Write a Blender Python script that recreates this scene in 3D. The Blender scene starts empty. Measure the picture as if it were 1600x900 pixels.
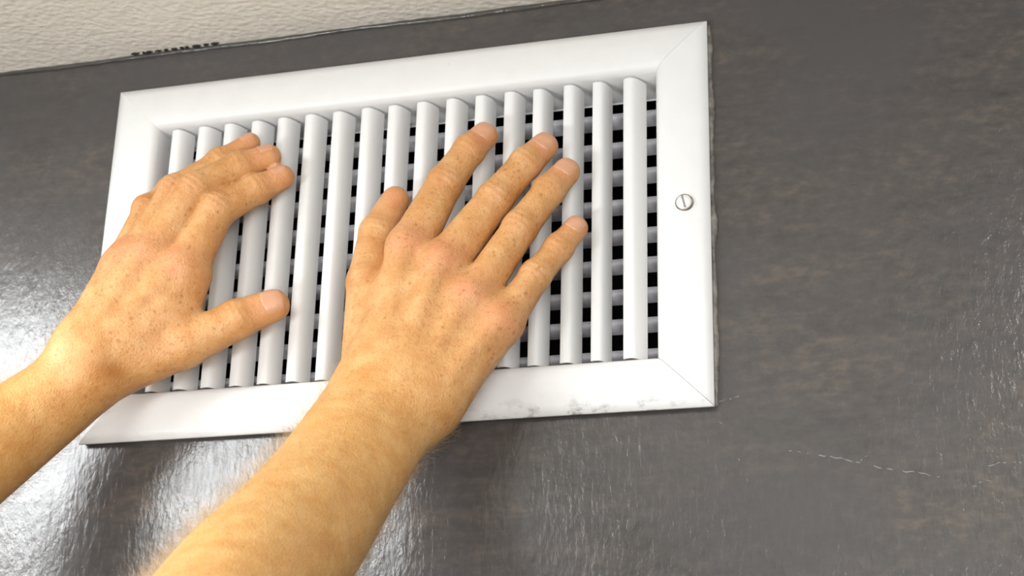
import bpy, math, random
import numpy as np
from mathutils import Vector, Matrix

# ------------------------------------------------------------------ camera, world, lights, exposure
SC = bpy.context.scene
C = SC.collection
ZC = 2.25                      # height of the vent's centre above the floor
CEIL = ZC + 0.1529
WY = 0.0058                    # front face of the wall (the frame's lip stands proud of it)

cam = bpy.data.cameras.new('camera')
cam.sensor_width = 36.0
cam.lens = 2638.0 * 36.0 / 1600.0
cam.clip_start = 0.01
cam_ob = bpy.data.objects.new('camera', cam)
C.objects.link(cam_ob)
cr, cu, cb = (0.96005919, 0.27877981, 0.02383617), (0.07862038, -0.35054575, 0.93323979), (0.26852408, -0.89409143, -0.35846245)
cam_ob.matrix_world = Matrix(((cr[0], cu[0], cb[0], 0.35041), (cr[1], cu[1], cb[1], -0.90046),
                              (cr[2], cu[2], cb[2], ZC - 0.40335), (0, 0, 0, 1)))
cam.dof.use_dof = True
cam.dof.focus_distance = 0.94
cam.dof.aperture_fstop = 14.0
SC.camera = cam_ob

world = bpy.data.worlds.new('room_light')
SC.world = world
world.use_nodes = True
world.node_tree.nodes['Background'].inputs[0].default_value = (0.82, 0.91, 1.0, 1)
world.node_tree.nodes['Background'].inputs[1].default_value = 0.30

def area(name, loc, rot, size, sy, power, col):
    l = bpy.data.lights.new(name, 'AREA')
    l.shape = 'RECTANGLE'; l.size = size; l.size_y = sy
    l.energy = power; l.color = col
    o = bpy.data.objects.new(name, l)
    o.location = loc
    o.rotation_euler = [math.radians(a) for a in rot]
    C.objects.link(o)
    return o
area('ceiling_lamp', (-0.79, -0.87, CEIL - 0.04), (0, 0, 0), 0.72, 1.06, 64.0, (0.95, 0.98, 1.0))
area('bulb', (0.60, -0.60, CEIL - 0.04), (0, 0, 0), 0.12, 0.12, 3.0, (1.0, 0.98, 0.95))
area('ceiling_fill', (-0.60, -1.10, ZC - 0.70), (180, 0, 0), 0.25, 0.25, 20.0, (0.97, 1.0, 0.98))  # added unseen light that brightens the ceiling from below
area('front_fill', (0.75, -2.2, ZC - 0.66), (105, 0, 18), 1.1, 1.0, 44.0, (1.0, 0.99, 0.97))  # added fill from the camera side, no window known there

SC.view_settings.view_transform = 'Standard'
SC.view_settings.look = 'None'
SC.view_settings.gamma = 1.0
SC.view_settings.exposure = -0.34

rnd = random.Random(7)
rng = np.random.default_rng(7)

# ------------------------------------------------------------------ helpers
def mesh_obj(name, verts, faces, mat, parent=None, smooth=False):
    me = bpy.data.meshes.new(name)
    me.from_pydata([tuple(v) for v in verts], [], [tuple(f) for f in faces])
    me.update()
    if smooth:
        me.polygons.foreach_set('use_smooth', [True] * len(me.polygons))
    if mat is not None:
        me.materials.append(mat)
    o = bpy.data.objects.new(name, me)
    C.objects.link(o)
    if parent is not None:
        o.parent = parent
    return o

def auto_smooth(o, deg=40):
    me = o.data
    me.polygons.foreach_set('use_smooth', [True] * len(me.polygons))
    me.set_sharp_from_angle(angle=math.radians(deg))

def empty(name, loc, label, cat, group=None):
    o = bpy.data.objects.new(name, None)
    o.location = loc
    o.empty_display_size = 0.02
    o['label'] = label
    o['category'] = cat
    if group:
        o['group'] = group
    C.objects.link(o)
    return o

class NT:
    """short-hand for building a node tree"""
    def __init__(self, name):
        self.m = bpy.data.materials.new(name)
        self.m.use_nodes = True
        self.t = self.m.node_tree
        self.b = self.t.nodes['Principled BSDF']
        self.co = self.n('ShaderNodeTexCoord').outputs['Object']
    def n(self, typ, **kw):
        x = self.t.nodes.new(typ)
        for k, v in kw.items():
            setattr(x, k, v)
        return x
    def l(self, a, b):
        self.t.links.new(a, b)
    def put(self, sock, v):
        if hasattr(v, 'is_output') or isinstance(v, bpy.types.NodeSocket):
            self.l(v, sock)
        else:
            sock.default_value = v
    def mapping(self, scale=(1, 1, 1), rot=(0, 0, 0), loc=(0, 0, 0)):
        x = self.n('ShaderNodeMapping')
        self.l(self.co, x.inputs[0])
        x.inputs['Scale'].default_value = scale
        x.inputs['Rotation'].default_value = rot
        x.inputs['Location'].default_value = loc
        return x.outputs[0]
    def noise(self, scale, detail=3, rough=0.5, vec=None, dist=0.0):
        x = self.n('ShaderNodeTexNoise')
        self.l(vec or self.co, x.inputs['Vector'])
        x.inputs['Scale'].default_value = scale
        x.inputs['Detail'].default_value = detail
        x.inputs['Roughness'].default_value = rough
        x.inputs['Distortion'].default_value = dist
        return x.outputs['Fac']
    def voronoi(self, scale, feature='F1', vec=None, out='Distance', smooth=None):
        x = self.n('ShaderNodeTexVoronoi', feature=feature)
        self.l(vec or self.co, x.inputs['Vector'])
        x.inputs['Scale'].default_value = scale
        if smooth is not None:
            x.inputs['Smoothness'].default_value = smooth
        return x.outputs[out]
    def math(self, op, a, b=0.0, c=0.0, clamp=False):
        x = self.n('ShaderNodeMath', operation=op, use_clamp=clamp)
        self.put(x.inputs[0], a); self.put(x.inputs[1], b); self.put(x.inputs[2], c)
        return x.outputs[0]
    def ramp(self, fac, stops):
        x = self.n('ShaderNodeValToRGB')
        self.l(fac, x.inputs[0])
        e = x.color_ramp.elements
        while len(e) < len(stops):
            e.new(0.5)
        for el, (p, col) in zip(e, stops):
            el.position = p
            el.color = col if isinstance(col, tuple) else (col, col, col, 1)
        return x.outputs[0]
    def mix(self, fac, a, b, blend='MIX'):
        x = self.n('ShaderNodeMix', data_type='RGBA', blend_type=blend)
        self.put(x.inputs['Factor'], fac); self.put(x.inputs['A'], a); self.put(x.inputs['B'], b)
        return x.outputs['Result']
    def bump(self, h, dist, strength=1.0, normal=None):
        x = self.n('ShaderNodeBump')
        x.inputs['Strength'].default_value = strength
        x.inputs['Distance'].default_value = dist
        self.l(h, x.inputs['Height'])
        if normal is not None:
            self.l(normal, x.inputs['Normal'])
        return x.outputs[0]
    def out(self, **kw):
        for k, v in kw.items():
            self.put(self.b.inputs[k.replace('_', ' ')], v)
        return self.m

def c4(r, g, b):
    return (r, g, b, 1.0)

# ------------------------------------------------------------------ materials
def mat_wall():
    k = NT('grey_brown_gloss_paint')
    big = k.noise(9.0, 4, 0.6)
    streak = k.noise(26.0, 5, 0.65, k.mapping((0.35, 1, 1.6), (0, 0.25, 0)))
    fine = k.noise(170.0, 4, 0.6, k.mapping((0.6, 1, 1)))
    tone = k.math('ADD', k.math('MULTIPLY', streak, 0.5), k.math('MULTIPLY', fine, 0.5))
    base = k.ramp(tone, [(0.34, c4(0.044, 0.040, 0.038)), (0.52, c4(0.072, 0.064, 0.059)), (0.66, c4(0.122, 0.096, 0.080))])
    col = k.mix(k.ramp(big, [(0.40, 0.0), (0.66, 1.0)]), base, c4(0.066, 0.062, 0.062))
    # brushed-on paint: long low strokes, stringy ridges, small lumps and grit
    ups = k.noise(190.0, 5, 0.62, k.mapping((1.5, 1, 0.45), (0, 0.12, 0)), 0.6)
    acr = k.noise(230.0, 4, 0.62, k.mapping((0.30, 1, 1.8), (0, -0.1, 0)), 0.4)
    sz = k.n('ShaderNodeSeparateXYZ'); k.l(k.co, sz.inputs[0])
    hz = k.math('ADD', k.math('SUBTRACT', sz.outputs['Z'], ZC - 0.5), k.math('MULTIPLY', k.noise(7.0, 2, 0.5, k.mapping((1, 1, 1), loc=(3, 1, 2))), 0.35))
    where = k.ramp(hz, [(0.70, 0.0), (0.78, 1.0)])
    stro = k.n('ShaderNodeMix', data_type='FLOAT')
    k.l(where, stro.inputs[0]); k.l(ups, stro.inputs[2]); k.l(acr, stro.inputs[3])
    lump = k.ramp(k.voronoi(170.0, 'SMOOTH_F1', k.mapping((1.2, 1, 0.75)), smooth=0.5), [(0.0, 1.0), (0.5, 0.0)])
    blob = k.ramp(k.noise(120.0, 4, 0.62, k.mapping((1.2, 1, 0.7))), [(0.45, 0.0), (0.72, 1.0)])
    grit = k.noise(620.0, 2, 0.5)
    roll = k.noise(16.0, 2, 0.5)
    h = k.math('ADD', k.math('MULTIPLY', stro.outputs[0], 1.0), k.math('MULTIPLY', lump, 0.35))
    h = k.math('ADD', h, k.math('MULTIPLY', blob, k.ramp(k.math('ADD', sz.outputs['X'], k.math('MULTIPLY', k.noise(5.0, 2), 0.25)), [(0.22, 0.35), (0.55, 1.25)])))
    h = k.math('ADD', h, k.math('MULTIPLY', grit, 0.28))
    h = k.math('ADD', h, k.math('MULTIPLY', roll, 2.0))
    rough = k.ramp(k.noise(40.0, 3, 0.6), [(0.3, 0.17), (0.7, 0.25)])
    return k.out(Base_Color=col, Roughness=rough, Normal=k.bump(h, 0.00028, 0.75), Specular_IOR_Level=0.62)

def mat_ceiling():
    k = NT('cream_ceiling_paint')
    a = k.voronoi(230.0, 'SMOOTH_F1', k.mapping((0.8, 1.0, 1)), smooth=0.8)
    b = k.noise(230.0, 3, 0.55)
    h = k.math('ADD', k.math('MULTIPLY', a, 0.8), k.math('MULTIPLY', b, 0.9))
    col = k.ramp(k.noise(60.0, 3, 0.6), [(0.3, c4(0.70, 0.67, 0.60)), (0.7, c4(0.75, 0.72, 0.65))])
    return k.out(Base_Color=col, Roughness=0.55, Normal=k.bump(h, 0.0012, 0.8))

def mat_enamel(name='white_enamel', dirt=False):
    k = NT(name)
    n = k.noise(70.0, 3, 0.6)
    col = k.ramp(n, [(0.25, c4(0.74, 0.74, 0.735)), (0.7, c4(0.77, 0.77, 0.765))])
    if dirt:
        # smudges and old grime sitting along the lower edge, worn to their own shape
        sx = k.n('ShaderNodeSeparateXYZ'); k.l(k.co, sx.inputs[0])
        edge = k.ramp(k.math('ADD', sx.outputs['Z'], 0.1232), [(0.0, 1.0), (0.012, 0.0)])
        spot = k.ramp(k.noise(120.0, 5, 0.7, k.mapping((0.6, 1, 1))), [(0.50, 0.0), (0.66, 1.0)])
        part = k.ramp(k.math('ABSOLUTE', k.math('SUBTRACT', sx.outputs['X'], 0.125)), [(0.02, 1.0), (0.085, 0.12)])
        f = k.math('MULTIPLY', k.math('MULTIPLY', edge, spot), part)
        col = k.mix(k.math('MULTIPLY', f, 0.85), col, c4(0.09, 0.06, 0.035))
        fleck = k.ramp(k.voronoi(75.0), [(0.045, 0.55), (0.09, 0.0)])
        keep = k.ramp(k.noise(20.0, 1), [(0.58, 0.0), (0.66, 1.0)])
        col = k.mix(k.math('MULTIPLY', fleck, keep), col, c4(0.45, 0.41, 0.35))
    return k.out(Base_Color=col, Roughness=0.42, Normal=k.bump(k.noise(260.0, 2), 0.00012, 0.5), Specular_IOR_Level=0.5)

def mat_plain(name, col, rough, metal=0.0, nscale=90.0, var=0.12, spec=0.5):
    k = NT(name)
    lo = tuple(x * (1 - var) for x in col) + (1,)
    hi = tuple(min(1, x * (1 + var)) for x in col) + (1,)
    return k.out(Base_Color=k.ramp(k.noise(nscale, 3, 0.6), [(0.3, lo), (0.7, hi)]), Roughness=rough, Metallic=metal, Specular_IOR_Level=spec)

def mat_skin():
    k = NT('freckled_skin')
    at = k.n('ShaderNodeAttribute', attribute_name='tint')
    sep = k.n('ShaderNodeSeparateColor'); k.l(at.outputs['Color'], sep.inputs[0])
    red, tan = sep.outputs[0], sep.outputs[1]
    mott = k.noise(75.0, 4, 0.6)
    base = k.ramp(mott, [(0.30, c4(0.53, 0.248, 0.082)), (0.5, c4(0.60, 0.310, 0.118)), (0.72, c4(0.66, 0.385, 0.172))])
    base = k.mix(k.math('MULTIPLY', tan, 0.75), base, k.ramp(mott, [(0.3, c4(0.58, 0.29, 0.080)), (0.7, c4(0.70, 0.41, 0.145))]))
    rn = k.ramp(k.noise(110.0, 3, 0.6), [(0.35, 0.35), (0.65, 1.0)])
    base = k.mix(k.math('MULTIPLY', k.math('MULTIPLY', red, rn), 0.85), base, c4(0.68, 0.245, 0.145))
    # freckles: three sizes, thinned out by a slow noise
    warp = k.n('ShaderNodeMix', data_type='VECTOR'); warp.inputs[0].default_value = 0.0022
    wn = k.n('ShaderNodeTexNoise'); k.l(k.co, wn.inputs['Vector']); wn.inputs['Scale'].default_value = 300.0
    k.l(k.co, warp.inputs[4]); k.l(wn.outputs['Color'], warp.inputs[5])
    wv = warp.outputs[1]
    f1 = k.ramp(k.voronoi(210.0, vec=wv), [(0.10, 1.0), (0.34, 0.0)])
    f2 = k.ramp(k.voronoi(400.0, vec=wv), [(0.10, 1.0), (0.40, 0.0)])
    keep = k.ramp(k.noise(140.0, 2, 0.5), [(0.42, 0.0), (0.56, 1.0)])
    keep2 = k.ramp(k.noise(210.0, 2, 0.5), [(0.36, 0.0), (0.58, 0.8)])
    fr = k.math('MAXIMUM', k.math('MULTIPLY', f1, keep), k.math('MULTIPLY', f2, keep2))
    fr = k.math('MULTIPLY', fr, k.math('SUBTRACT', 1.0, k.math('MULTIPLY', sep.outputs[2], 0.85)))
    fr = k.math('MULTIPLY', fr, k.math('SUBTRACT', 1.0, k.math('MULTIPLY', tan, 0.6)))
    col = k.mix(k.math('MULTIPLY', fr, 0.62), base, c4(0.36, 0.135, 0.032))
    col = k.mix(k.math('MULTIPLY', at.outputs['Alpha'], 0.85), col, c4(0.40, 0.16, 0.035))
    pore = k.voronoi(900.0)
    wr = k.noise(520.0, 3, 0.6, k.mapping((1, 1, 1), (0.3, 0.5, 0.7)))
    soft = k.noise(170.0, 3, 0.6)
    h = k.math('ADD', k.math('MULTIPLY', pore, 0.35), k.math('ADD', k.math('MULTIPLY', wr, 0.6), k.math('MULTIPLY', soft, 0.9)))
    k.b.inputs['Subsurface Radius'].default_value = (1.0, 0.35, 0.15)
    return k.out(Base_Color=col, Roughness=k.ramp(k.noise(120.0), [(0.3, 0.42), (0.7, 0.56)]), Normal=k.bump(h, 0.0007, 0.75),
                 Subsurface_Weight=0.18, Subsurface_Scale=0.004, Specular_IOR_Level=0.42)

M_WALL = mat_wall()
M_CEIL = mat_ceiling()
M_FRAME = mat_enamel('white_enamel_frame', True)
M_WHITE = mat_enamel('white_enamel_blades')
M_REAR = mat_plain('shaded_grey_enamel', (0.40, 0.40, 0.43), 0.5, nscale=120, var=0.1)  # white blades greyed: the shade behind the slats is in the colour
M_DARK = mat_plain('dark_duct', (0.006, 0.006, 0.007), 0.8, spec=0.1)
M_SCREW = mat_plain('painted_screw', (0.74, 0.74, 0.73), 0.3)
M_GAP = mat_plain('black_caulk_and_gap_shade', (0.012, 0.011, 0.011), 0.8)  # caulk gaps at the ceiling, also the shade strip under the lower rail
M_SKIN = mat_skin()
M_NAIL = mat_plain('fingernail', (0.62, 0.325, 0.195), 0.30, nscale=200, var=0.06, spec=0.45)
M_HAIR = mat_plain('golden_hair', (0.52, 0.36, 0.19), 0.45)
M_PALE = mat_plain('pale_scuff', (0.20, 0.195, 0.195), 0.5)

# ------------------------------------------------------------------ the setting
def struct(o):
    o['kind'] = 'structure'
    return o

# wall with the hole for the duct cut out
HX, HZ = 0.176, 0.101
def wall_mesh():
    X0, X1, Z0, Z1 = -2.6, 2.8, 0.0, CEIL
    a, b = ZC - HZ, ZC + HZ
    v = []
    f = []
    for y in (WY, 0.10):
        v += [(X0, y, Z0), (X1, y, Z0), (X1, y, Z1), (X0, y, Z1), (-HX, y, a), (HX, y, a), (HX, y, b), (-HX, y, b)]
    for s in range(4):
        o, i = s, (s + 1) % 4
        f.append((o, i, 4 + i, 4 + o))
        f.append((8 + i, 8 + o, 12 + o, 12 + i))
        f.append((4 + o, 4 + i, 12 + i, 12 + o))
        f.append((i, o, 8 + o, 8 + i))
    return v, f
wall = struct(mesh_obj('wall_back', *wall_mesh(), M_WALL))
cv = [(x, y, z) for z in (CEIL, CEIL + 0.08) for (x, y) in ((-2.6, -3.4), (2.8, -3.4), (2.8, 0.1), (-2.6, 0.1))]
ceiling = struct(mesh_obj('ceiling', cv, [(0, 1, 2, 3), (7, 6, 5, 4), (0, 4, 5, 1), (1, 5, 6, 2), (2, 6, 7, 3), (3, 7, 4, 0)], M_CEIL))

fv = [(x, y, z) for z in (-0.05, 0.0) for (x, y) in ((-2.6, -3.4), (2.8, -3.4), (2.8, WY), (-2.6, WY))]
struct(mesh_obj('floor', fv, [(3, 2, 1, 0), (4, 5, 6, 7), (0, 1, 5, 4), (1, 2, 6, 5), (2, 3, 7, 6), (3, 0, 4, 7)], mat_plain('oak_floor', (0.20, 0.13, 0.075), 0.4, nscale=14, var=0.35)))

def tube(path, radii, seg=6, squash=1.0, closed_ends=True):
    """irregular tube along a list of points; squash flattens it along Y"""
    v, f = [], []
    n = len(path)
    for i, p in enumerate(path):
        p = Vector(p)
        d = (Vector(path[min(i + 1, n - 1)]) - Vector(path[max(i - 1, 0)])).normalized()
        s = d.cross(Vector((0, 1, 0))).normalized()
        u = s.cross(d).normalized()
        for k in range(seg):
            a = 2 * math.pi * k / seg
            q = p + radii[i] * (s * math.cos(a) + u * math.sin(a) * squash)
            v.append(tuple(q))
    for i in range(n - 1):
        for k in range(seg):
            a, b = i * seg + k, i * seg + (k + 1) % seg
            f.append((a, b, b + seg, a + seg))
    if closed_ends:
        f.append(tuple(reversed(range(seg))))
        f.append(tuple((n - 1) * seg + k for k in range(seg)))
    return v, f

# bead of paint-covered caulk along the joint of wall and ceiling
pts, rad = [], []
N = 360
for i in range(N + 1):
    x = -1.2 + 2.6 * i / N
    w = 0.5 * math.sin(x * 31) + 0.5 * math.sin(x * 73 + 1.3)
    pts.append((x, WY - 0.0006 + 0.0006 * w * rnd.random(), CEIL - 0.0010 - 0.0004 * math.sin(x * 47) - 0.0004 * rnd.random()))
    rad.append(0.0016 + 0.0005 * w + 0.0004 * rnd.random())
struct(mesh_obj('trim_1', *tube(pts, rad, 8, 0.9), M_WALL, smooth=True))

# ragged bead of paint and caulk between the wall and the frame (left open underneath)
M_BEAD = mat_plain('smeared_caulk', (0.20, 0.185, 0.165), 0.45, nscale=160, var=0.5)
def bead(a, b, mat, r0):
    path, r = [], []
    n = int(math.hypot(a[0] - b[0], a[1] - b[1]) / 0.003)
    for i in range(n + 1):
        t = i / n
        path.append((a[0] + (b[0] - a[0]) * t + rnd.uniform(-.0003, .0003), WY - 0.0004, ZC + a[1] + (b[1] - a[1]) * t + rnd.uniform(-.0003, .0003)))
        r.append(r0 * (0.8 + 0.35 * math.sin(i * 0.37 + a[0] * 50) * math.sin(i * 0.11 + 1) + rnd.uniform(-.12, .12)))
    mesh_obj('paint_bead', *tube(path, r, 7, 0.9), mat, wall, smooth=True)
bead((0.2003, -0.122), (0.2003, 0.122), M_BEAD, 0.0026)
bead((-0.2, 0.1236), (0.2, 0.1236), M_WALL, 0.0026)
bead((-0.2004, -0.12), (-0.2004, 0.122), M_WALL, 0.0026)

# black open bits of the joint above the left end of the vent
x = -0.196
while x < -0.128:
    L = rnd.uniform(0.0014, 0.0075)
    p = [(x + L * t, WY - 0.0038 - rnd.uniform(0, 0.0006), CEIL - 0.0002 - rnd.uniform(0, 0.0004)) for t in (0, 0.35, 0.7, 1)]
    r = [rnd.uniform(0.0003, 0.0007), rnd.uniform(0.0007, 0.0015), rnd.uniform(0.0006, 0.0014), 0.0003]
    mesh_obj('caulk_gap', *tube(p, r, 6, 1.0), M_GAP, ceiling)
    x += L + rnd.uniform(0.0005, 0.0035)

# scuffs and hairline ridges in the wall paint
def hairline(px, w, mat=M_PALE, name='paint_scratch'):
    path, r = [], []
    for (a, b) in zip(px[:-1], px[1:]):
        for t in np.linspace(0, 1, 7)[:-1]:
            path.append((a[0] + (b[0] - a[0]) * t + rnd.uniform(-.0004, .0004), WY + rnd.uniform(-0.0001, 0.0004) * (w < 0.001), ZC + a[1] + (b[1] - a[1]) * t + rnd.uniform(-.0005, .0005)))
            r.append(0.55 * w * rnd.uniform(0.2, 1.0))
    mesh_obj(name, *tube(path, r, 5, 0.6), mat, wall)
SCRATCHES = [
    ([(0.2385, -0.1491), (0.2503, -0.1519), (0.2634, -0.1544), (0.2769, -0.1584), (0.2937, -0.1632), (0.3104, -0.1661), (0.3218, -0.1695)], 0.0008),
    ([(0.2769, -0.1584), (0.2826, -0.1547)], 0.0004),
    ([(0.3269, -0.1771), (0.3302, -0.1679)], 0.0006),
    ([(0.333, -0.176), (0.3414, -0.1723), (0.3497, -0.1713)], 0.0005),
    ([(0.3437, -0.1636), (0.3537, -0.1621), (0.3634, -0.1629)], 0.0007),
    ([(0.1505, -0.1326), (0.1498, -0.1397), (0.149, -0.1491)], 0.0007),
    ([(0.149, -0.1848), (0.1479, -0.1985), (0.1472, -0.211)], 0.0007),
    ([(0.1432, -0.1842), (0.1446, -0.1861)], 0.0011),
    ([(0.2012, -0.1307), (0.2076, -0.1333), (0.2147, -0.1367)], 0.0005),
    ([(0.1999, -0.1194), (0.208, -0.1176), (0.217, -0.1156)], 0.0008),
]
for px, w in SCRATCHES:
    hairline(px, w)

# ------------------------------------------------------------------ the vent
OX, OZ = 0.2000, 0.12315          # half size of the outer edge
IX, IZ = 0.1678, 0.0920           # half size of the opening
vent = empty('air_vent', (0, 0, ZC), 'white painted metal air vent grille with vertical slats set in the dark grey wall', 'vent')

# profile of the frame: (distance from outer edge 0..1 towards the opening, height off the wall)
BW = OX - IX
PROF = [(0.0015, 0.0008), (0.0, 0.0014), (0.0, 0.0028), (0.0010, 0.0040), (0.006, 0.0056), (0.014, 0.0068), (0.022, 0.0074),
        (0.0265, 0.0072), (0.0292, 0.0062), (0.0310, 0.0042), (BW, 0.0010), (BW, -0.012), (BW, -0.036), (BW + 0.0008, -0.036),
        (BW - 0.0015, -0.034), (BW - 0.0015, 0.0008)]
def rail(side):
    """one mitred length of the frame"""
    v, f = [], []
    bh = OZ - IZ
    n = len(PROF)
    cut = 0.00016 if side in ('right', 'bottom') else 0.00002   # hairline left open at the mitre
    cl = 0.0
    for end in (-1, 1):
        for (d, h) in [(a_, b_ - (0.0034 if b_ > 0 else 0)) for (a_, b_) in PROF]:
            dx, dz = d * 1.0, d * bh / BW
            if side in ('top', 'bottom'):
                s = 1 if side == 'top' else -1
                v.append((end * (OX - dx - cut), -h, s * (OZ - dz)))
            else:
                s = 1 if side == 'right' else -1
                v.append((s * (OX - dx), -h, end * (OZ - dz - cut)))
    for i in range(n):
        j = (i + 1) % n
        f.append((i, j, n + j, n + i))
    f.append(tuple(range(n - 1, -1, -1)))
    f.append(tuple(range(n, 2 * n)))
    if side in ('bottom', 'right'):
        f = [tuple(reversed(q)) for q in f]
    o = mesh_obj('frame_rail', v, f, M_FRAME, vent)
    import bmesh
    bm = bmesh.new(); bm.from_mesh(o.data); bmesh.ops.recalc_face_normals(bm, faces=bm.faces); bm.to_mesh(o.data); bm.free()
    auto_smooth(o, 35)
    return o
for s in ('top', 'bottom', 'left', 'right'):
    rail(s)

# duct behind the grille
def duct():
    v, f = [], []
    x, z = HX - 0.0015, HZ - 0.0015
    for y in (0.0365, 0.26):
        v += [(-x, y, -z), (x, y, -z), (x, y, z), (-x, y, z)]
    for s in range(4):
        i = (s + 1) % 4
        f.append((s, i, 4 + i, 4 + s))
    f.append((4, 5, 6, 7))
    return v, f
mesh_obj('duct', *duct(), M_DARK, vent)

def blade_profile(w, depth, th, flat):
    """curved blade: a flat front strip that turns back into the duct; returns closed outline (across, into the wall)"""
    front = [(0.0, 0.0), (0.0012, -0.0007), (flat * 0.6, -0.0009)]
    for t in np.linspace(0, 1, 7):
        a = t * math.radians(80)
        front.append((flat + (w - flat) * math.sin(a) / math.sin(math.radians(80)), -0.0009 + depth * (1 - math.cos(a)) / (1 - math.cos(math.radians(80)))))
    back = []
    for i, (a, b) in enumerate(front):
        p = front[max(i - 1, 0)]; q = front[min(i + 1, len(front) - 1)]
        dx, dy = q[0] - p[0], q[1] - p[1]
        L = math.hypot(dx, dy)
        back.append((a - dy / L * th, b + dx / L * th))
    return front + back[::-1]

def extrude(prof, length, axis):
    n = len(prof)
    v, f = [], []
    for e in (-0.5, 0.5):
        for (a, b) in prof:
            v.append((a, b, e * length) if axis == 'z' else (e * length, b, -a))
    for i in range(n):
        j = (i + 1) % n
        f.append((i, j, n + j, n + i))
    f.append(tuple(range(n - 1, -1, -1)))
    f.append(tuple(range(n, 2 * n)))
    import bmesh
    me = bpy.data.meshes.new('blade')
    me.from_pydata(v, [], f)
    bm = bmesh.new(); bm.from_mesh(me); bmesh.ops.recalc_face_normals(bm, faces=bm.faces); bm.to_mesh(me); bm.free()
    me.polygons.foreach_set('use_smooth', [True] * len(me.polygons))
    me.set_sharp_from_angle(angle=math.radians(35))
    me.materials.append(M_WHITE)
    return me
slat_me = extrude(blade_profile(0.0100, 0.0128, 0.0012, 0.0042), 0.1815, 'z')
for k in range(17):
    o = bpy.data.objects.new('slat', slat_me)
    C.objects.link(o); o.parent = vent
    o.location = (-0.1595 + 0.01917 * k + rnd.uniform(-.0005, .0005), 0.0035, rnd.uniform(-.0002, .0002))
    o.rotation_euler = (0, 0, math.radians(rnd.uniform(-2, 2) + (-12 if k == 16 else -9 if k < 8 else -9 + 8 * (k - 7) / 5 if k < 13 else 0)))
blade_me = extrude(blade_profile(0.0062, 0.0110, 0.0010, 0.0030), 0.335, 'x')
blade_me.materials.clear(); blade_me.materials.append(M_REAR)
for k in range(9):
    o = bpy.data.objects.new('rear_blade', blade_me)
    C.objects.link(o); o.parent = vent
    o.location = (0, 0.0205, 0.0765 - 0.0195 * k + rnd.uniform(-.0004, .0004))

# black strip added as painted shadow in the gap under the lower rail
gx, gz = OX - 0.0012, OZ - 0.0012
mesh_obj('gap_shade_strip', [(x, y, z) for y in (-0.0002 + 0.0016, WY - 0.0001) for (x, z) in ((-gx, -gz), (gx, -gz), (gx, -gz + 0.012), (-gx, -gz + 0.012))],
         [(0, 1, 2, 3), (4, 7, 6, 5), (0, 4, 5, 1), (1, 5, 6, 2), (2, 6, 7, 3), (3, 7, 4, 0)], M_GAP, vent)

# slotted screw in the right-hand rail
sv, sf = [], []
SEG = 20
prof = [(0.0046, -0.0020), (0.0046, 0.0009), (0.0040, 0.0016), (0.0020, 0.0020)]
screw = mesh_obj('screw', *(lambda: (
    [(r * math.cos(2 * math.pi * i / SEG), -h, r * math.sin(2 * math.pi * i / SEG)) for (r, h) in prof for i in range(SEG)],
    [(j * SEG + i, j * SEG + (i + 1) % SEG, (j + 1) * SEG + (i + 1) % SEG, (j + 1) * SEG + i) for j in range(3) for i in range(SEG)]
    + [tuple(range(3 * SEG, 4 * SEG))]))(), M_SCREW, vent)
auto_smooth(screw, 40)
screw.location = (0.1852, -0.0037, 0.0013)
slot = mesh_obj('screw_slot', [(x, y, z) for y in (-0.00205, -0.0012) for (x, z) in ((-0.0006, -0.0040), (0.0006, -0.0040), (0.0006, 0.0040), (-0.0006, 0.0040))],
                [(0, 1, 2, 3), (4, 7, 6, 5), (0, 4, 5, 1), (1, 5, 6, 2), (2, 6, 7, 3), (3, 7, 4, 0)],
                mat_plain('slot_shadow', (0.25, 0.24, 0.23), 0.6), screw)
slot.rotation_euler = (0, math.radians(-14), 0)
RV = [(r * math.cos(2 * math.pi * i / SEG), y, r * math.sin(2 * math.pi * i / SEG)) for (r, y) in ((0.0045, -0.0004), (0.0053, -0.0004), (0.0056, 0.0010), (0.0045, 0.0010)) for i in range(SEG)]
mesh_obj('screw_shade_ring', RV, [(j * SEG + i, j * SEG + (i + 1) % SEG, ((j + 1) % 4) * SEG + (i + 1) % SEG, ((j + 1) % 4) * SEG + i) for j in range(4) for i in range(SEG)],
         mat_plain('ring_shade', (0.20, 0.17, 0.14), 0.7, nscale=300, var=0.8), screw)  # dark ring painting the shadow around the screw head

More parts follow.
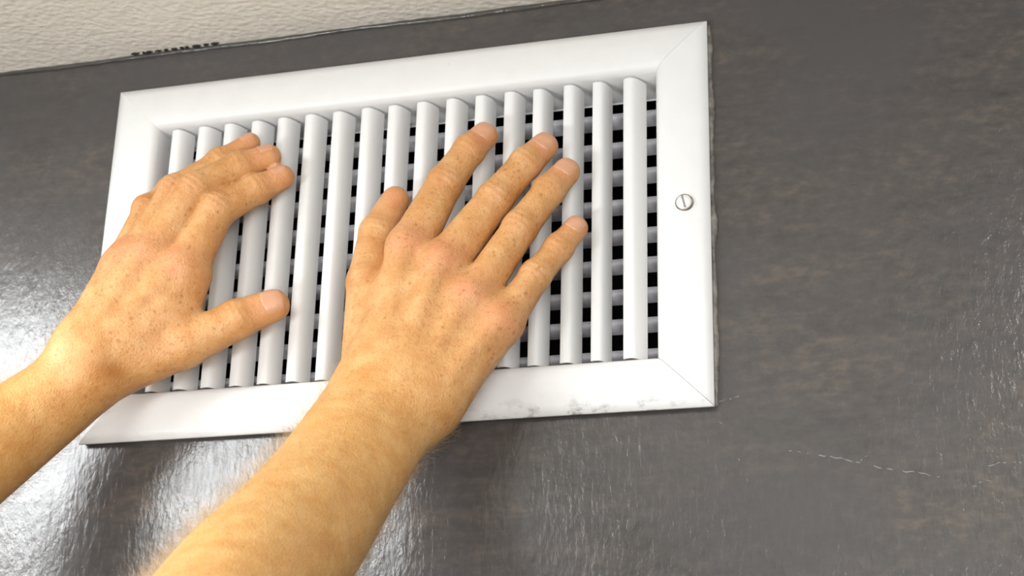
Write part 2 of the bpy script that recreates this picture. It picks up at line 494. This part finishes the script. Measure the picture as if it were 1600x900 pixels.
# ------------------------------------------------------------------ the person: two bare arms reaching up to the grille
# every row: x, y, z of a joint, half width across the limb, half thickness (metres)
ARMS = {
    'right': {
        'index': [(0.0249, -0.03, 2.2263, 0.0137, 0.013), (0.0418, -0.02, 2.271, 0.011, 0.0105), (0.0546, -0.014, 2.2947, 0.0096, 0.009), (0.0628, -0.01, 2.3057, 0.0085, 0.0078)],
        'middle': [(0.0481, -0.032, 2.2136, 0.0135, 0.013), (0.0748, -0.022, 2.2571, 0.0107, 0.0105), (0.0913, -0.015, 2.2816, 0.0096, 0.009), (0.1013, -0.01, 2.2944, 0.0085, 0.0078)],
        'ring': [(0.0658, -0.032, 2.1897, 0.0122, 0.013), (0.0904, -0.022, 2.2361, 0.0102, 0.0105), (0.106, -0.015, 2.262, 0.0093, 0.009), (0.1152, -0.01, 2.2758, 0.0084, 0.0078)],
        'little': [(0.0838, -0.03, 2.1745, 0.011, 0.012), (0.0998, -0.02, 2.2057, 0.0089, 0.0095), (0.1122, -0.014, 2.2247, 0.0079, 0.0082), (0.1215, -0.01, 2.2385, 0.0072, 0.007)],
        'thumb': [(0.0042, -0.036, 2.1491, 0.0148, 0.016), (-0.0023, -0.027, 2.2081, 0.0118, 0.012), (-0.0011, -0.017, 2.244, 0.0113, 0.01), (0.007, -0.011, 2.2679, 0.0087, 0.008)],
        'index_bone': [(0.0191, -0.045, 2.1375, 0.016, 0.017), (0.0249, -0.03, 2.2263, 0.0137, 0.013)],
        'middle_bone': [(0.0297, -0.047, 2.1324, 0.0159, 0.018), (0.0481, -0.032, 2.2136, 0.0135, 0.013)],
        'ring_bone': [(0.0392, -0.046, 2.1264, 0.0158, 0.017), (0.0658, -0.032, 2.1897, 0.0122, 0.013)],
        'little_bone': [(0.05, -0.044, 2.1245, 0.0151, 0.016), (0.0838, -0.03, 2.1745, 0.0117, 0.012)],
        'forearm': [(0.0265, -0.046, 2.1367, 0.0333, 0.019), (0.0205, -0.054, 2.1177, 0.0339, 0.023), (0.011, -0.088, 2.0717, 0.0347, 0.028), (0.0055, -0.122, 2.0346, 0.0367, 0.034), (-0.0, -0.158, 2.0011, 0.0385, 0.039), (0.0001, -0.195, 1.9665, 0.0407, 0.042), (0.0015, -0.24, 1.9298, 0.0406, 0.044)],
    },
    'left': {
        'index': [(-0.1178, -0.038, 2.2218, 0.0141, 0.013), (-0.1043, -0.029, 2.2644, 0.0116, 0.0105), (-0.0844, -0.016, 2.282, 0.0093, 0.009), (-0.0707, -0.01, 2.2917, 0.0079, 0.0076)],
        'middle': [(-0.1381, -0.041, 2.2309, 0.013, 0.013), (-0.1186, -0.033, 2.2781, 0.0108, 0.0105), (-0.0963, -0.019, 2.2979, 0.0093, 0.009), (-0.0802, -0.012, 2.3061, 0.0081, 0.0078)],
        'ring': [(-0.1521, -0.041, 2.2313, 0.0118, 0.012), (-0.1338, -0.032, 2.2792, 0.0085, 0.01), (-0.1109, -0.019, 2.3027, 0.0069, 0.0085), (-0.0946, -0.011, 2.3177, 0.006, 0.0074)],
        'little': [(-0.162, -0.038, 2.2274, 0.0103, 0.011), (-0.1539, -0.029, 2.2693, 0.0069, 0.009), (-0.1447, -0.019, 2.286, 0.0057, 0.008), (-0.1339, -0.011, 2.3002, 0.0049, 0.007)],
        'thumb': [(-0.1507, -0.042, 2.1578, 0.0138, 0.016), (-0.1155, -0.033, 2.1745, 0.0139, 0.013), (-0.0867, -0.024, 2.1923, 0.0124, 0.011), (-0.0661, -0.017, 2.2023, 0.0103, 0.009)],
        'index_bone': [(-0.1593, -0.047, 2.1628, 0.0161, 0.018), (-0.1178, -0.038, 2.2218, 0.0141, 0.013)],
        'middle_bone': [(-0.1648, -0.05, 2.1683, 0.0146, 0.018), (-0.1381, -0.041, 2.2309, 0.013, 0.013)],
        'ring_bone': [(-0.1705, -0.05, 2.1728, 0.0131, 0.017), (-0.1521, -0.041, 2.2313, 0.0118, 0.012)],
        'little_bone': [(-0.1748, -0.048, 2.1771, 0.0116, 0.016), (-0.162, -0.038, 2.2274, 0.0103, 0.011)],
        'web': [(-0.1183, -0.033, 2.2187, 0.0133, 0.011), (-0.124, -0.035, 2.1925, 0.0171, 0.012), (-0.1422, -0.041, 2.1717, 0.0162, 0.015)],
        'forearm': [(-0.1697, -0.047, 2.1595, 0.0239, 0.022), (-0.1822, -0.049, 2.1456, 0.0242, 0.025), (-0.202, -0.058, 2.1246, 0.0262, 0.028), (-0.2206, -0.076, 2.0989, 0.029, 0.032), (-0.2391, -0.098, 2.0696, 0.0319, 0.036), (-0.2565, -0.124, 2.039, 0.0334, 0.04)],
    },
}

def nrm(v):
    return v / np.linalg.norm(v)

def smin(a, b, k):
    h = np.maximum(k - np.abs(a - b), 0.0) / k
    return np.minimum(a, b) - h * h * k * 0.25

class Field:
    """signed distance on a grid laid along the arm; surface is pulled out as one continuous mesh"""
    def __init__(self, axes, lo, hi, h):
        self.A = axes                       # rows: grid axes in world space
        self.h = h
        self.lo = lo
        self.n = np.ceil((hi - lo) / h).astype(int) + 1
        self.g = [lo[i] + h * np.arange(self.n[i], dtype=np.float32) for i in range(3)]
        self.S = np.full(self.n, 0.05, np.float32)
    def box(self, pts, pad):
        q = pts @ self.A.T
        a = np.clip(np.floor((q.min(0) - pad - self.lo) / self.h).astype(int), 0, self.n)
        b = np.clip(np.ceil((q.max(0) + pad - self.lo) / self.h).astype(int) + 1, 0, self.n)
        return tuple(slice(i, j) for i, j in zip(a, b))
    def coords(self, sl):
        return [self.g[i][sl[i]].astype(np.float32).reshape([-1 if j == i else 1 for j in range(3)]) for i in range(3)]

def seg_dist(co, A, a, b, e3):
    """distance to a tapered limb of elliptical section between joint rows a and b (grid space axes A)"""
    pa, pb = A @ np.array(a[:3]), A @ np.array(b[:3])
    d = pb - pa; L = np.linalg.norm(d); e1 = d / L
    n3 = A @ e3; n3 = nrm(n3 - e1 * (n3 @ e1)); n2 = np.cross(n3, e1)
    rel = [co[i] - np.float32(pa[i]) for i in range(3)]
    dot = lambda v: rel[0] * np.float32(v[0]) + rel[1] * np.float32(v[1]) + rel[2] * np.float32(v[2])
    s1, s2, s3 = dot(e1), dot(n2), dot(n3)
    t = np.clip(s1 / L, 0, 1)
    rw = a[3] + (b[3] - a[3]) * t
    rd = a[4] + (b[4] - a[4]) * t
    ex = s1 - t * np.float32(L)
    rc = (rw + rd) * 0.5
    k0 = np.sqrt((s2 / rw) ** 2 + (s3 / rd) ** 2 + (ex / rc) ** 2) + 1e-6
    k1 = np.sqrt((s2 / rw ** 2) ** 2 + (s3 / rd ** 2) ** 2 + (ex / rc ** 2) ** 2) + 1e-6
    return k0 * (k0 - 1.0) / k1

def ball(co, A, c, r):
    p = A @ np.array(c)
    return np.sqrt(sum((co[i] - np.float32(p[i])) ** 2 for i in range(3))) - r

def surface_nets(S, lo, h):
    n = np.array(S.shape)
    neg = S < 0
    cs = [slice(0, -1), slice(1, None)]
    cnt = np.zeros(n - 1, np.int8)
    for i in range(2):
        for j in range(2):
            for k in range(2):
                cnt += neg[cs[i], cs[j], cs[k]]
    act = (cnt > 0) & (cnt < 8)
    ids = np.full(n - 1, -1, np.int64)
    cell = np.argwhere(act)
    ids[act] = np.arange(len(cell))
    acc = np.zeros((len(cell), 3)); w = np.zeros(len(cell))
    cor = {}
    for i in range(2):
        for j in range(2):
            for k in range(2):
                cor[i, j, k] = S[cell[:, 0] + i, cell[:, 1] + j, cell[:, 2] + k]
    for ax in range(3):
        for u in range(2):
            for v in range(2):
                c0 = [0, 0, 0]; c0[(ax + 1) % 3] = u; c0[(ax + 2) % 3] = v
                c1 = list(c0); c1[ax] = 1
                a, b = cor[tuple(c0)], cor[tuple(c1)]
                m = (a < 0) != (b < 0)
                t = np.where(m, a / np.where(m, a - b, 1), 0)
                p = np.tile(np.array(c0, float), (len(cell), 1)); p[:, ax] += t
                acc += p * m[:, None]; w += m
    V = (cell + acc / w[:, None]) * h + lo
    quads = []
    for ax in range(3):
        s0 = [slice(1, -1)] * 3; s1 = [slice(1, -1)] * 3
        s0[ax] = slice(0, -1); s1[ax] = slice(1, None)
        a, b = neg[tuple(s0)], neg[tuple(s1)]
        e = np.argwhere(a != b)
        flip = a[tuple(e.T)]
        off = np.ones(3, int); off[ax] = 0
        e = e + off
        o1, o2 = np.zeros(3, int), np.zeros(3, int)
        o1[(ax + 1) % 3] = 1; o2[(ax + 2) % 3] = 1
        g = lambda q: ids[q[:, 0], q[:, 1], q[:, 2]]
        q = np.stack([g(e - o1 - o2), g(e - o2), g(e), g(e - o1)], 1)
        q[~flip] = q[~flip][:, ::-1]
        quads.append(q)
    return V, np.concatenate(quads)

def spline(rows, m):
    r = np.array(rows); n = len(r)
    ext = np.vstack([2 * r[0] - r[1], r, 2 * r[-1] - r[-2]])
    out = []
    for i in range(n - 1):
        p0, p1, p2, p3 = ext[i:i + 4]
        for t in np.linspace(0, 1, m, endpoint=False):
            out.append(0.5 * (2 * p1 + (p2 - p0) * t + (2 * p0 - 5 * p1 + 4 * p2 - p3) * t * t + (3 * p1 - p0 - 3 * p2 + p3) * t ** 3))
    out.append(r[-1])
    return [tuple(q) for q in out]

FINGERS = ('index', 'middle', 'ring', 'little', 'thumb')

def build_arm(side, parent, label):
    J = ARMS[side]
    P = {k: [np.array(r) for r in v] for k, v in J.items()}
    allp = np.concatenate([np.array(v)[:, :3] for v in J.values()])
    dors = nrm(np.array([0.12, -0.95, -0.10])) if side == 'right' else nrm(np.array([0.05, -0.95, 0.05]))
    # grid axes along the arm
    ax = nrm(P['middle'][3][:3] - P['forearm'][-1][:3])
    a3 = nrm(np.array([0, -1, 0]) - ax * ax[1] * -1); a2 = np.cross(a3, ax)
    A = np.stack([ax, a2, a3])
    q = allp @ A.T
    H = 0.00085
    allr = np.concatenate([np.array(v)[:, 3:].max(1) for v in J.values()])[:, None] + 0.012
    F = Field(A, (q - allr).min(0), (q + allr).max(0), H)
    def chain(name, k, S=None):
        rows = J[name]
        if name == 'forearm':
            rows = spline(rows, 6)
        pts = np.array(rows)[:, :3]
        rmax = max(max(r[3], r[4]) for r in rows)
        sl = F.box(pts, rmax + 0.02)
        co = F.coords(sl)
        d = None
        for a, b in zip(rows[:-1], rows[1:]):
            s = seg_dist(co, A, a, b, dors)
            d = s if d is None else smin(d, s, k)
        return sl, d
    # forearm and palm
    sl, d = chain('forearm', 0.0006)
    F.S[sl] = np.minimum(F.S[sl], d)
    FORE, F.S = F.S, np.full(F.n, 0.05, np.float32)
    for nme, k in (('index_bone', .01), ('middle_bone', .01), ('ring_bone', .01), ('little_bone', .01)):
        sl, d = chain(nme, k)
        F.S[sl] = smin(F.S[sl], d, 0.011)
    bs = [np.array(J[f + '_bone'][0]) for f in FINGERS[:4]]; ms = [np.array(J[f + '_bone'][1]) for f in FINGERS[:4]]
    b0 = sum(bs) / 4; m0 = sum(ms) / 4 * 0.76 + b0 * 0.24
    fl = [(*(b0[:3] + 0.0005 * dors), 0.75 * np.linalg.norm(bs[0][:3] - bs[3][:3]), b0[4]), (*m0[:3], 0.56 * np.linalg.norm(ms[0][:3] - ms[3][:3]), m0[4] - 0.0005)]
    sl = F.box(np.array(fl)[:, :3], 0.06); co = F.coords(sl)
    F.S[sl] = smin(F.S[sl], seg_dist(co, A, fl[0], fl[1], dors), 0.006)
    F.S = smin(FORE, F.S, 0.020)
    del FORE
    # flesh that fills the palm side between the hand bones, and the web of the thumb
    mid = lambda a, b, t: tuple(np.array(a) * (1 - t) + np.array(b) * t)
    T = J['thumb']
    web_a = mid(J['index_bone'][0], J['index_bone'][1], 0.25)
    web_b = mid(J['index_bone'][0], J['index_bone'][1], 0.62)
    thm = mid(T[0], T[1], 0.75)
    rows = [(*mid(web_b, thm, 0.35)[:3], 0.012, 0.008), (*web_a[:3], 0.014, 0.012)]
    sl = F.box(np.array(rows)[:, :3], 0.04); co = F.coords(sl)
    F.S[sl] = smin(F.S[sl], seg_dist(co, A, rows[0], rows[1], dors), 0.014)
    if 'web' in J:
        sl, d = chain('web', 0.004)
        F.S[sl] = smin(F.S[sl], d, 0.012)
    # extensor tendons and knuckles on the back of the hand
    for fi in FINGERS[:4]:
        m0, m1 = J[fi + '_bone']
        e = dors
        a = np.array(mid(m0, m1, 0.25)); b = np.array(m1)
        ra = (*(a[:3] + e * (a[4] - 0.0016)), 0.0026, 0.0026); rb = (*(b[:3] + e * (b[4] - 0.0012)), 0.0032, 0.0028)
        sl = F.box(np.array([ra[:3], rb[:3]]), 0.02); co = F.coords(sl)
        F.S[sl] = smin(F.S[sl], seg_dist(co, A, ra, rb, dors), 0.006)
        kn = b[:3] + e * (b[4] - (0.0080 if side == 'right' else 0.0090))
        sl = F.box(kn[None], 0.03); co = F.coords(sl)
        F.S[sl] = smin(F.S[sl], ball(co, A, kn, 0.0088), 0.008)
    # wrist bone
    fo = J['forearm']
    wr = np.array(fo[1]); ad = nrm(np.array(fo[0][:3]) - np.array(fo[1][:3]))
    lat = nrm(np.cross(dors, ad))
    sgn = 1 if side == 'right' else -1
    # fingers: their own union first (a hard crease where two touch), then into the palm
    FS = np.full(F.n, 0.05, np.float32)
    for fi in FINGERS:
        sl, d = chain(fi, 0.003)
        co = F.coords(sl)
        rows = J[fi]
        # knuckle swellings and skin folds across the joints
        for ji, amp in ((1, 1.0), (2, 0.65)):
            r = np.array(rows[ji])
            u1 = nrm(np.array(rows[ji + 1][:3]) - np.array(rows[ji - 1][:3]))
            e3 = nrm(dors - u1 * (dors @ u1))
            if fi != 'thumb' or ji == 2:
                kc = r[:3] + e3 * (r[4] - 0.0066)
                d = smin(d, ball(co, A, kc, 0.0066), 0.006)
            pc = A @ r[:3]; g1 = A @ u1; g3 = A @ e3; g2 = np.cross(g3, g1)
            rel = [co[i] - np.float32(pc[i]) for i in range(3)]
            s1 = sum(rel[i] * np.float32(g1[i]) for i in range(3))
            s3 = sum(rel[i] * np.float32(g3[i]) for i in range(3))
            s2 = sum(rel[i] * np.float32(g2[i]) for i in range(3))
            top = np.clip(s3 / (0.6 * r[4]), 0, 1) * np.exp(-(s2 / (0.75 * r[3])) ** 4)
            if fi == 'thumb' and ji == 1:
                amp = 0.15
            for off, dep in ((-0.0034, 0.8), (0.0002, 1.0), (0.0036, 0.7)):
                bend = off + 0.9 * off * (s2 / r[3]) ** 2
                d = d + np.float32(0.00052 * amp * dep) * top * np.exp(-((s1 - bend) / 0.0009) ** 2)
        FS[sl] = smin(FS[sl], d, 0.0012)
    F.S = smin(F.S, FS, 0.0045)
    S = F.S
    # loose veins / uneven flesh
    V, Q = surface_nets(S, F.lo, H)
    V = V @ A
    # ease the grid's stair steps
    E = np.concatenate([Q[:, [0, 1]], Q[:, [1, 2]], Q[:, [2, 3]], Q[:, [3, 0]]])
    deg = np.bincount(E[:, 0], minlength=len(V)).astype(float)
    for lam in (0.5, -0.52, 0.5, -0.52):
        acc = np.stack([np.bincount(E[:, 0], V[E[:, 1], i], minlength=len(V)) for i in range(3)], 1)
        V = V + lam * (acc / np.maximum(deg, 1)[:, None] - V)
    me = bpy.data.meshes.new('arm')
    me.vertices.add(len(V)); me.vertices.foreach_set('co', V.astype(np.float32).ravel())
    me.loops.add(len(Q) * 4); me.loops.foreach_set('vertex_index', Q.astype(np.int32).ravel())
    me.polygons.add(len(Q)); me.polygons.foreach_set('loop_start', np.arange(0, len(Q) * 4, 4, dtype=np.int32))
    me.update(calc_edges=True); me.validate()
    me.polygons.foreach_set('use_smooth', np.ones(len(me.polygons), bool))
    me.materials.append(M_SKIN)
    # skin colour: red over knuckles and fingertips, golden tan on the forearm, few freckles on the finger ends
    red = np.zeros(len(V)); tan = np.zeros(len(V)); few = np.zeros(len(V)); mark = np.zeros(len(V))
    if side == 'left':
        mm = V - np.array((-0.1470, -0.064, ZC - 0.0985))
        mark = np.exp(-(mm[:, 0] / 0.010) ** 2 - (mm[:, 2] / 0.006) ** 2) * (mm[:, 1] < 0.03)
    for fi in FINGERS:
        for ji, rr, am in ((0, 0.012, 0.9), (1, 0.009, 0.25), (3, 0.012, 0.65)):
            if fi == 'thumb' and ji == 0:
                continue
            c = np.array(J[fi][ji][:3])
            red = np.maximum(red, am * np.exp(-(np.linalg.norm(V - c - dors * 0.01, axis=1) / rr) ** 2))
        c = np.array(J[fi][3][:3]); c2 = np.array(J[fi][2][:3])
        few = np.maximum(few, np.clip(1.6 - np.linalg.norm(V - c, axis=1) / np.linalg.norm(c - c2) / 1.0, 0, 1))
    s = (V - np.array(fo[0][:3])) @ -ad
    tan = np.clip((s + 0.03) / 0.09, 0, 1)
    colr = np.stack([np.clip(red, 0, 1), tan, few, mark], 1).astype(np.float32)
    at = me.color_attributes.new('tint', 'FLOAT_COLOR', 'POINT')
    at.data.foreach_set('color', colr.ravel())
    ob = bpy.data.objects.new('arm', me)
    C.objects.link(ob); ob.parent = parent
    ob['label'] = label
    return ob, V, Q, J, dors, A, F

def sample(F, p):
    q = (F.A @ p - F.lo) / F.h
    i = np.clip(np.floor(q).astype(int), 0, F.n - 2); f = q - i
    v = 0.0
    for a in range(2):
        for b in range(2):
            for c in range(2):
                w = (f[0] if a else 1 - f[0]) * (f[1] if b else 1 - f[1]) * (f[2] if c else 1 - f[2])
                v += w * F.S[i[0] + a, i[1] + b, i[2] + c]
    return v

def add_nail(arm, F, J, fi, dirn, wid, length, back, roll=0.0):
    """curved nail plate laid on the back of a fingertip"""
    rows = J[fi]
    tip, prev = np.array(rows[3]), np.array(rows[2])
    e1 = nrm(tip[:3] - prev[:3])
    e3 = nrm(dirn - e1 * (dirn @ e1)); e2 = np.cross(e3, e1)
    ca, sa = math.cos(roll), math.sin(roll)
    e3, e2 = ca * e3 + sa * e2, ca * e2 - sa * e3
    NU, NV = 13, 15
    top, bot = [], []
    c0 = tip[:3] - e1 * back
    W = tip[3] * wid
    for j in range(NV):
        t = j / (NV - 1)
        for i in range(NU):
            s = 2 * i / (NU - 1) - 1
            # rounded at the cuticle and at the free edge
            y0 = length * 0.22 * (1 - math.sqrt(max(0, 1 - (0.93 * s) ** 2)))
            y1 = length * (1.0 - 0.20 * (1 - math.sqrt(max(0, 1 - (0.93 * s) ** 2))))
            al = y0 + (y1 - y0) * t
            ang = s * 1.02
            base = c0 + e1 * al
            r = nrm(e3 * math.cos(ang) + e2 * math.sin(ang) * wid * 1.05)
            lo_, hi_ = 0.0, 0.02
            for _ in range(18):
                m = (lo_ + hi_) / 2
                if sample(F, base + r * m) < 0: lo_ = m
                else: hi_ = m
            edge = max(abs(s), abs(2 * t - 1) if t < 0.5 else 0)
            lift = 0.00035 - 0.00045 * max(0.0, (edge - 0.86) / 0.14)
            if t > 0.9: lift = 0.0005 * (1 - max(0, abs(s) - 0.8) * 3)
            top.append(base + r * (lo_ + lift)); bot.append(base + r * (lo_ - 0.0006))
    n = NU * NV
    v = [tuple(p) for p in top + bot]
    f = []
    for j in range(NV - 1):
        for i in range(NU - 1):
            a = j * NU + i
            f.append((a, a + 1, a + NU + 1, a + NU)); f.append((n + a, n + a + NU, n + a + NU + 1, n + a + 1))
    rim = [i for i in range(NU)] + [j * NU + NU - 1 for j in range(1, NV)] + [(NV - 1) * NU + i for i in range(NU - 2, -1, -1)] + [j * NU for j in range(NV - 2, 0, -1)]
    for a, b in zip(rim, rim[1:] + rim[:1]):
        f.append((b, a, n + a, n + b))
    o = mesh_obj('fingernail', v, f, M_NAIL, arm)
    import bmesh
    bm = bmesh.new(); bm.from_mesh(o.data); bmesh.ops.recalc_face_normals(bm, faces=bm.faces); bm.to_mesh(o.data); bm.free()
    auto_smooth(o, 50)
    return o

def add_hair(arm, V, Q, J, dors, n, seed):
    """fine golden forearm hair, one object"""
    r = np.random.default_rng(seed)
    fo = J['forearm']
    ad = nrm(np.array(fo[0][:3]) - np.array(fo[3][:3]))
    s = (V - np.array(fo[0][:3])) @ -ad
    nor = np.zeros_like(V)
    fn = np.cross(V[Q[:, 2]] - V[Q[:, 0]], V[Q[:, 3]] - V[Q[:, 1]])
    for i in range(4):
        for c in range(3):
            nor[:, c] += np.bincount(Q[:, i], fn[:, c], minlength=len(V))
    nor /= np.maximum(np.linalg.norm(nor, axis=1), 1e-12)[:, None]
    want = np.clip((s + 0.035) / 0.05, 0, 1) * (s < 0.24)
    want = want * np.clip(0.9 - 1.5 * np.clip(nor @ nrm(np.array([0.27, -0.89, -0.36])), 0, 1), 0.10, 1)
    idx = r.choice(len(V), n, p=want / want.sum())
    unit = lambda a: a / np.linalg.norm(a, axis=1)[:, None]
    p, nv = V[idx], nor[idx]
    grow = unit(ad * r.uniform(0.2, 1.0, (n, 1)) + np.array([-0.5, -0.2, 0.5]) * r.uniform(0.0, 0.9, (n, 1)) + r.normal(0, 0.45, (n, 3)))
    L = r.uniform(0.006, 0.017, n) * (0.55 + 0.45 * np.clip(s[idx] / 0.05, 0, 1))
    d = unit(nv * r.uniform(0.45, 1.0, (n, 1)) + grow * 0.8)
    w = r.uniform(0.000025, 0.000045, n)[:, None]
    sd = unit(np.cross(d, r.normal(0, 1, (n, 3)))); up = np.cross(sd, d)
    SEGN = 4
    q = p - nv * 0.0004
    rings = []
    for t in range(SEGN):
        ww = w * (1 - 0.75 * t / (SEGN - 1))
        for a in range(3):
            an = 2.094 * a
            rings.append(q + ww * (sd * math.cos(an) + up * math.sin(an)))
        q = q + d * (L / (SEGN - 1))[:, None]
        d = unit(d + grow * 0.35 + r.normal(0, 0.20, (n, 3)) - nv * 0.12)
    verts = np.stack(rings, 1).reshape(-1, 3).tolist()
    pat = np.array([(t * 3 + a, t * 3 + (a + 1) % 3, t * 3 + 3 + (a + 1) % 3, t * 3 + 3 + a) for t in range(SEGN - 1) for a in range(3)])
    faces = (pat[None] + (np.arange(n) * 12)[:, None, None]).reshape(-1, 4).tolist()
    o = mesh_obj('arm_hair', verts, faces, M_HAIR, arm, smooth=True)
    o['kind'] = 'stuff'
    o['label'] = 'fine golden hair on the forearm'
    return o

person = empty('person', (0, 0, 0), 'person with bare freckled forearms pressing both hands flat on the white vent', 'person')
NAILS = {
    'right': {'index': (0.10, 0.0115, 0.006), 'middle': (0.0, 0.0115, 0.006), 'ring': (0.0, 0.0115, 0.006), 'little': (0.0, 0.0095, 0.005)},
    'left': {'index': (0.0, 0.010, 0.006), 'middle': (0.0, 0.010, 0.006), 'ring': (0.0, 0.010, 0.006), 'thumb': (0.0, 0.0130, 0.007)},
}
for side, label in (('right', 'arm lying lower right, hand spread with fingers up'), ('left', 'arm at left, thumb stretched out to the right')):
    arm, V, Q, J, dors, A, F = build_arm(side, person, label)
    for fi, (roll, length, back) in NAILS[side].items():
        dirn = nrm(np.array([0.15, -0.9, 0.1]))
        if side == 'left' and fi != 'thumb':
            dirn = nrm(np.array([-0.22, -0.65, 0.72]))
        add_nail(arm, F, J, fi, dirn, 0.80, length, back, roll)
    add_hair(arm, V, Q, J, dors, 14000 if side == 'right' else 6000, 3 if side == 'right' else 4)
    del F
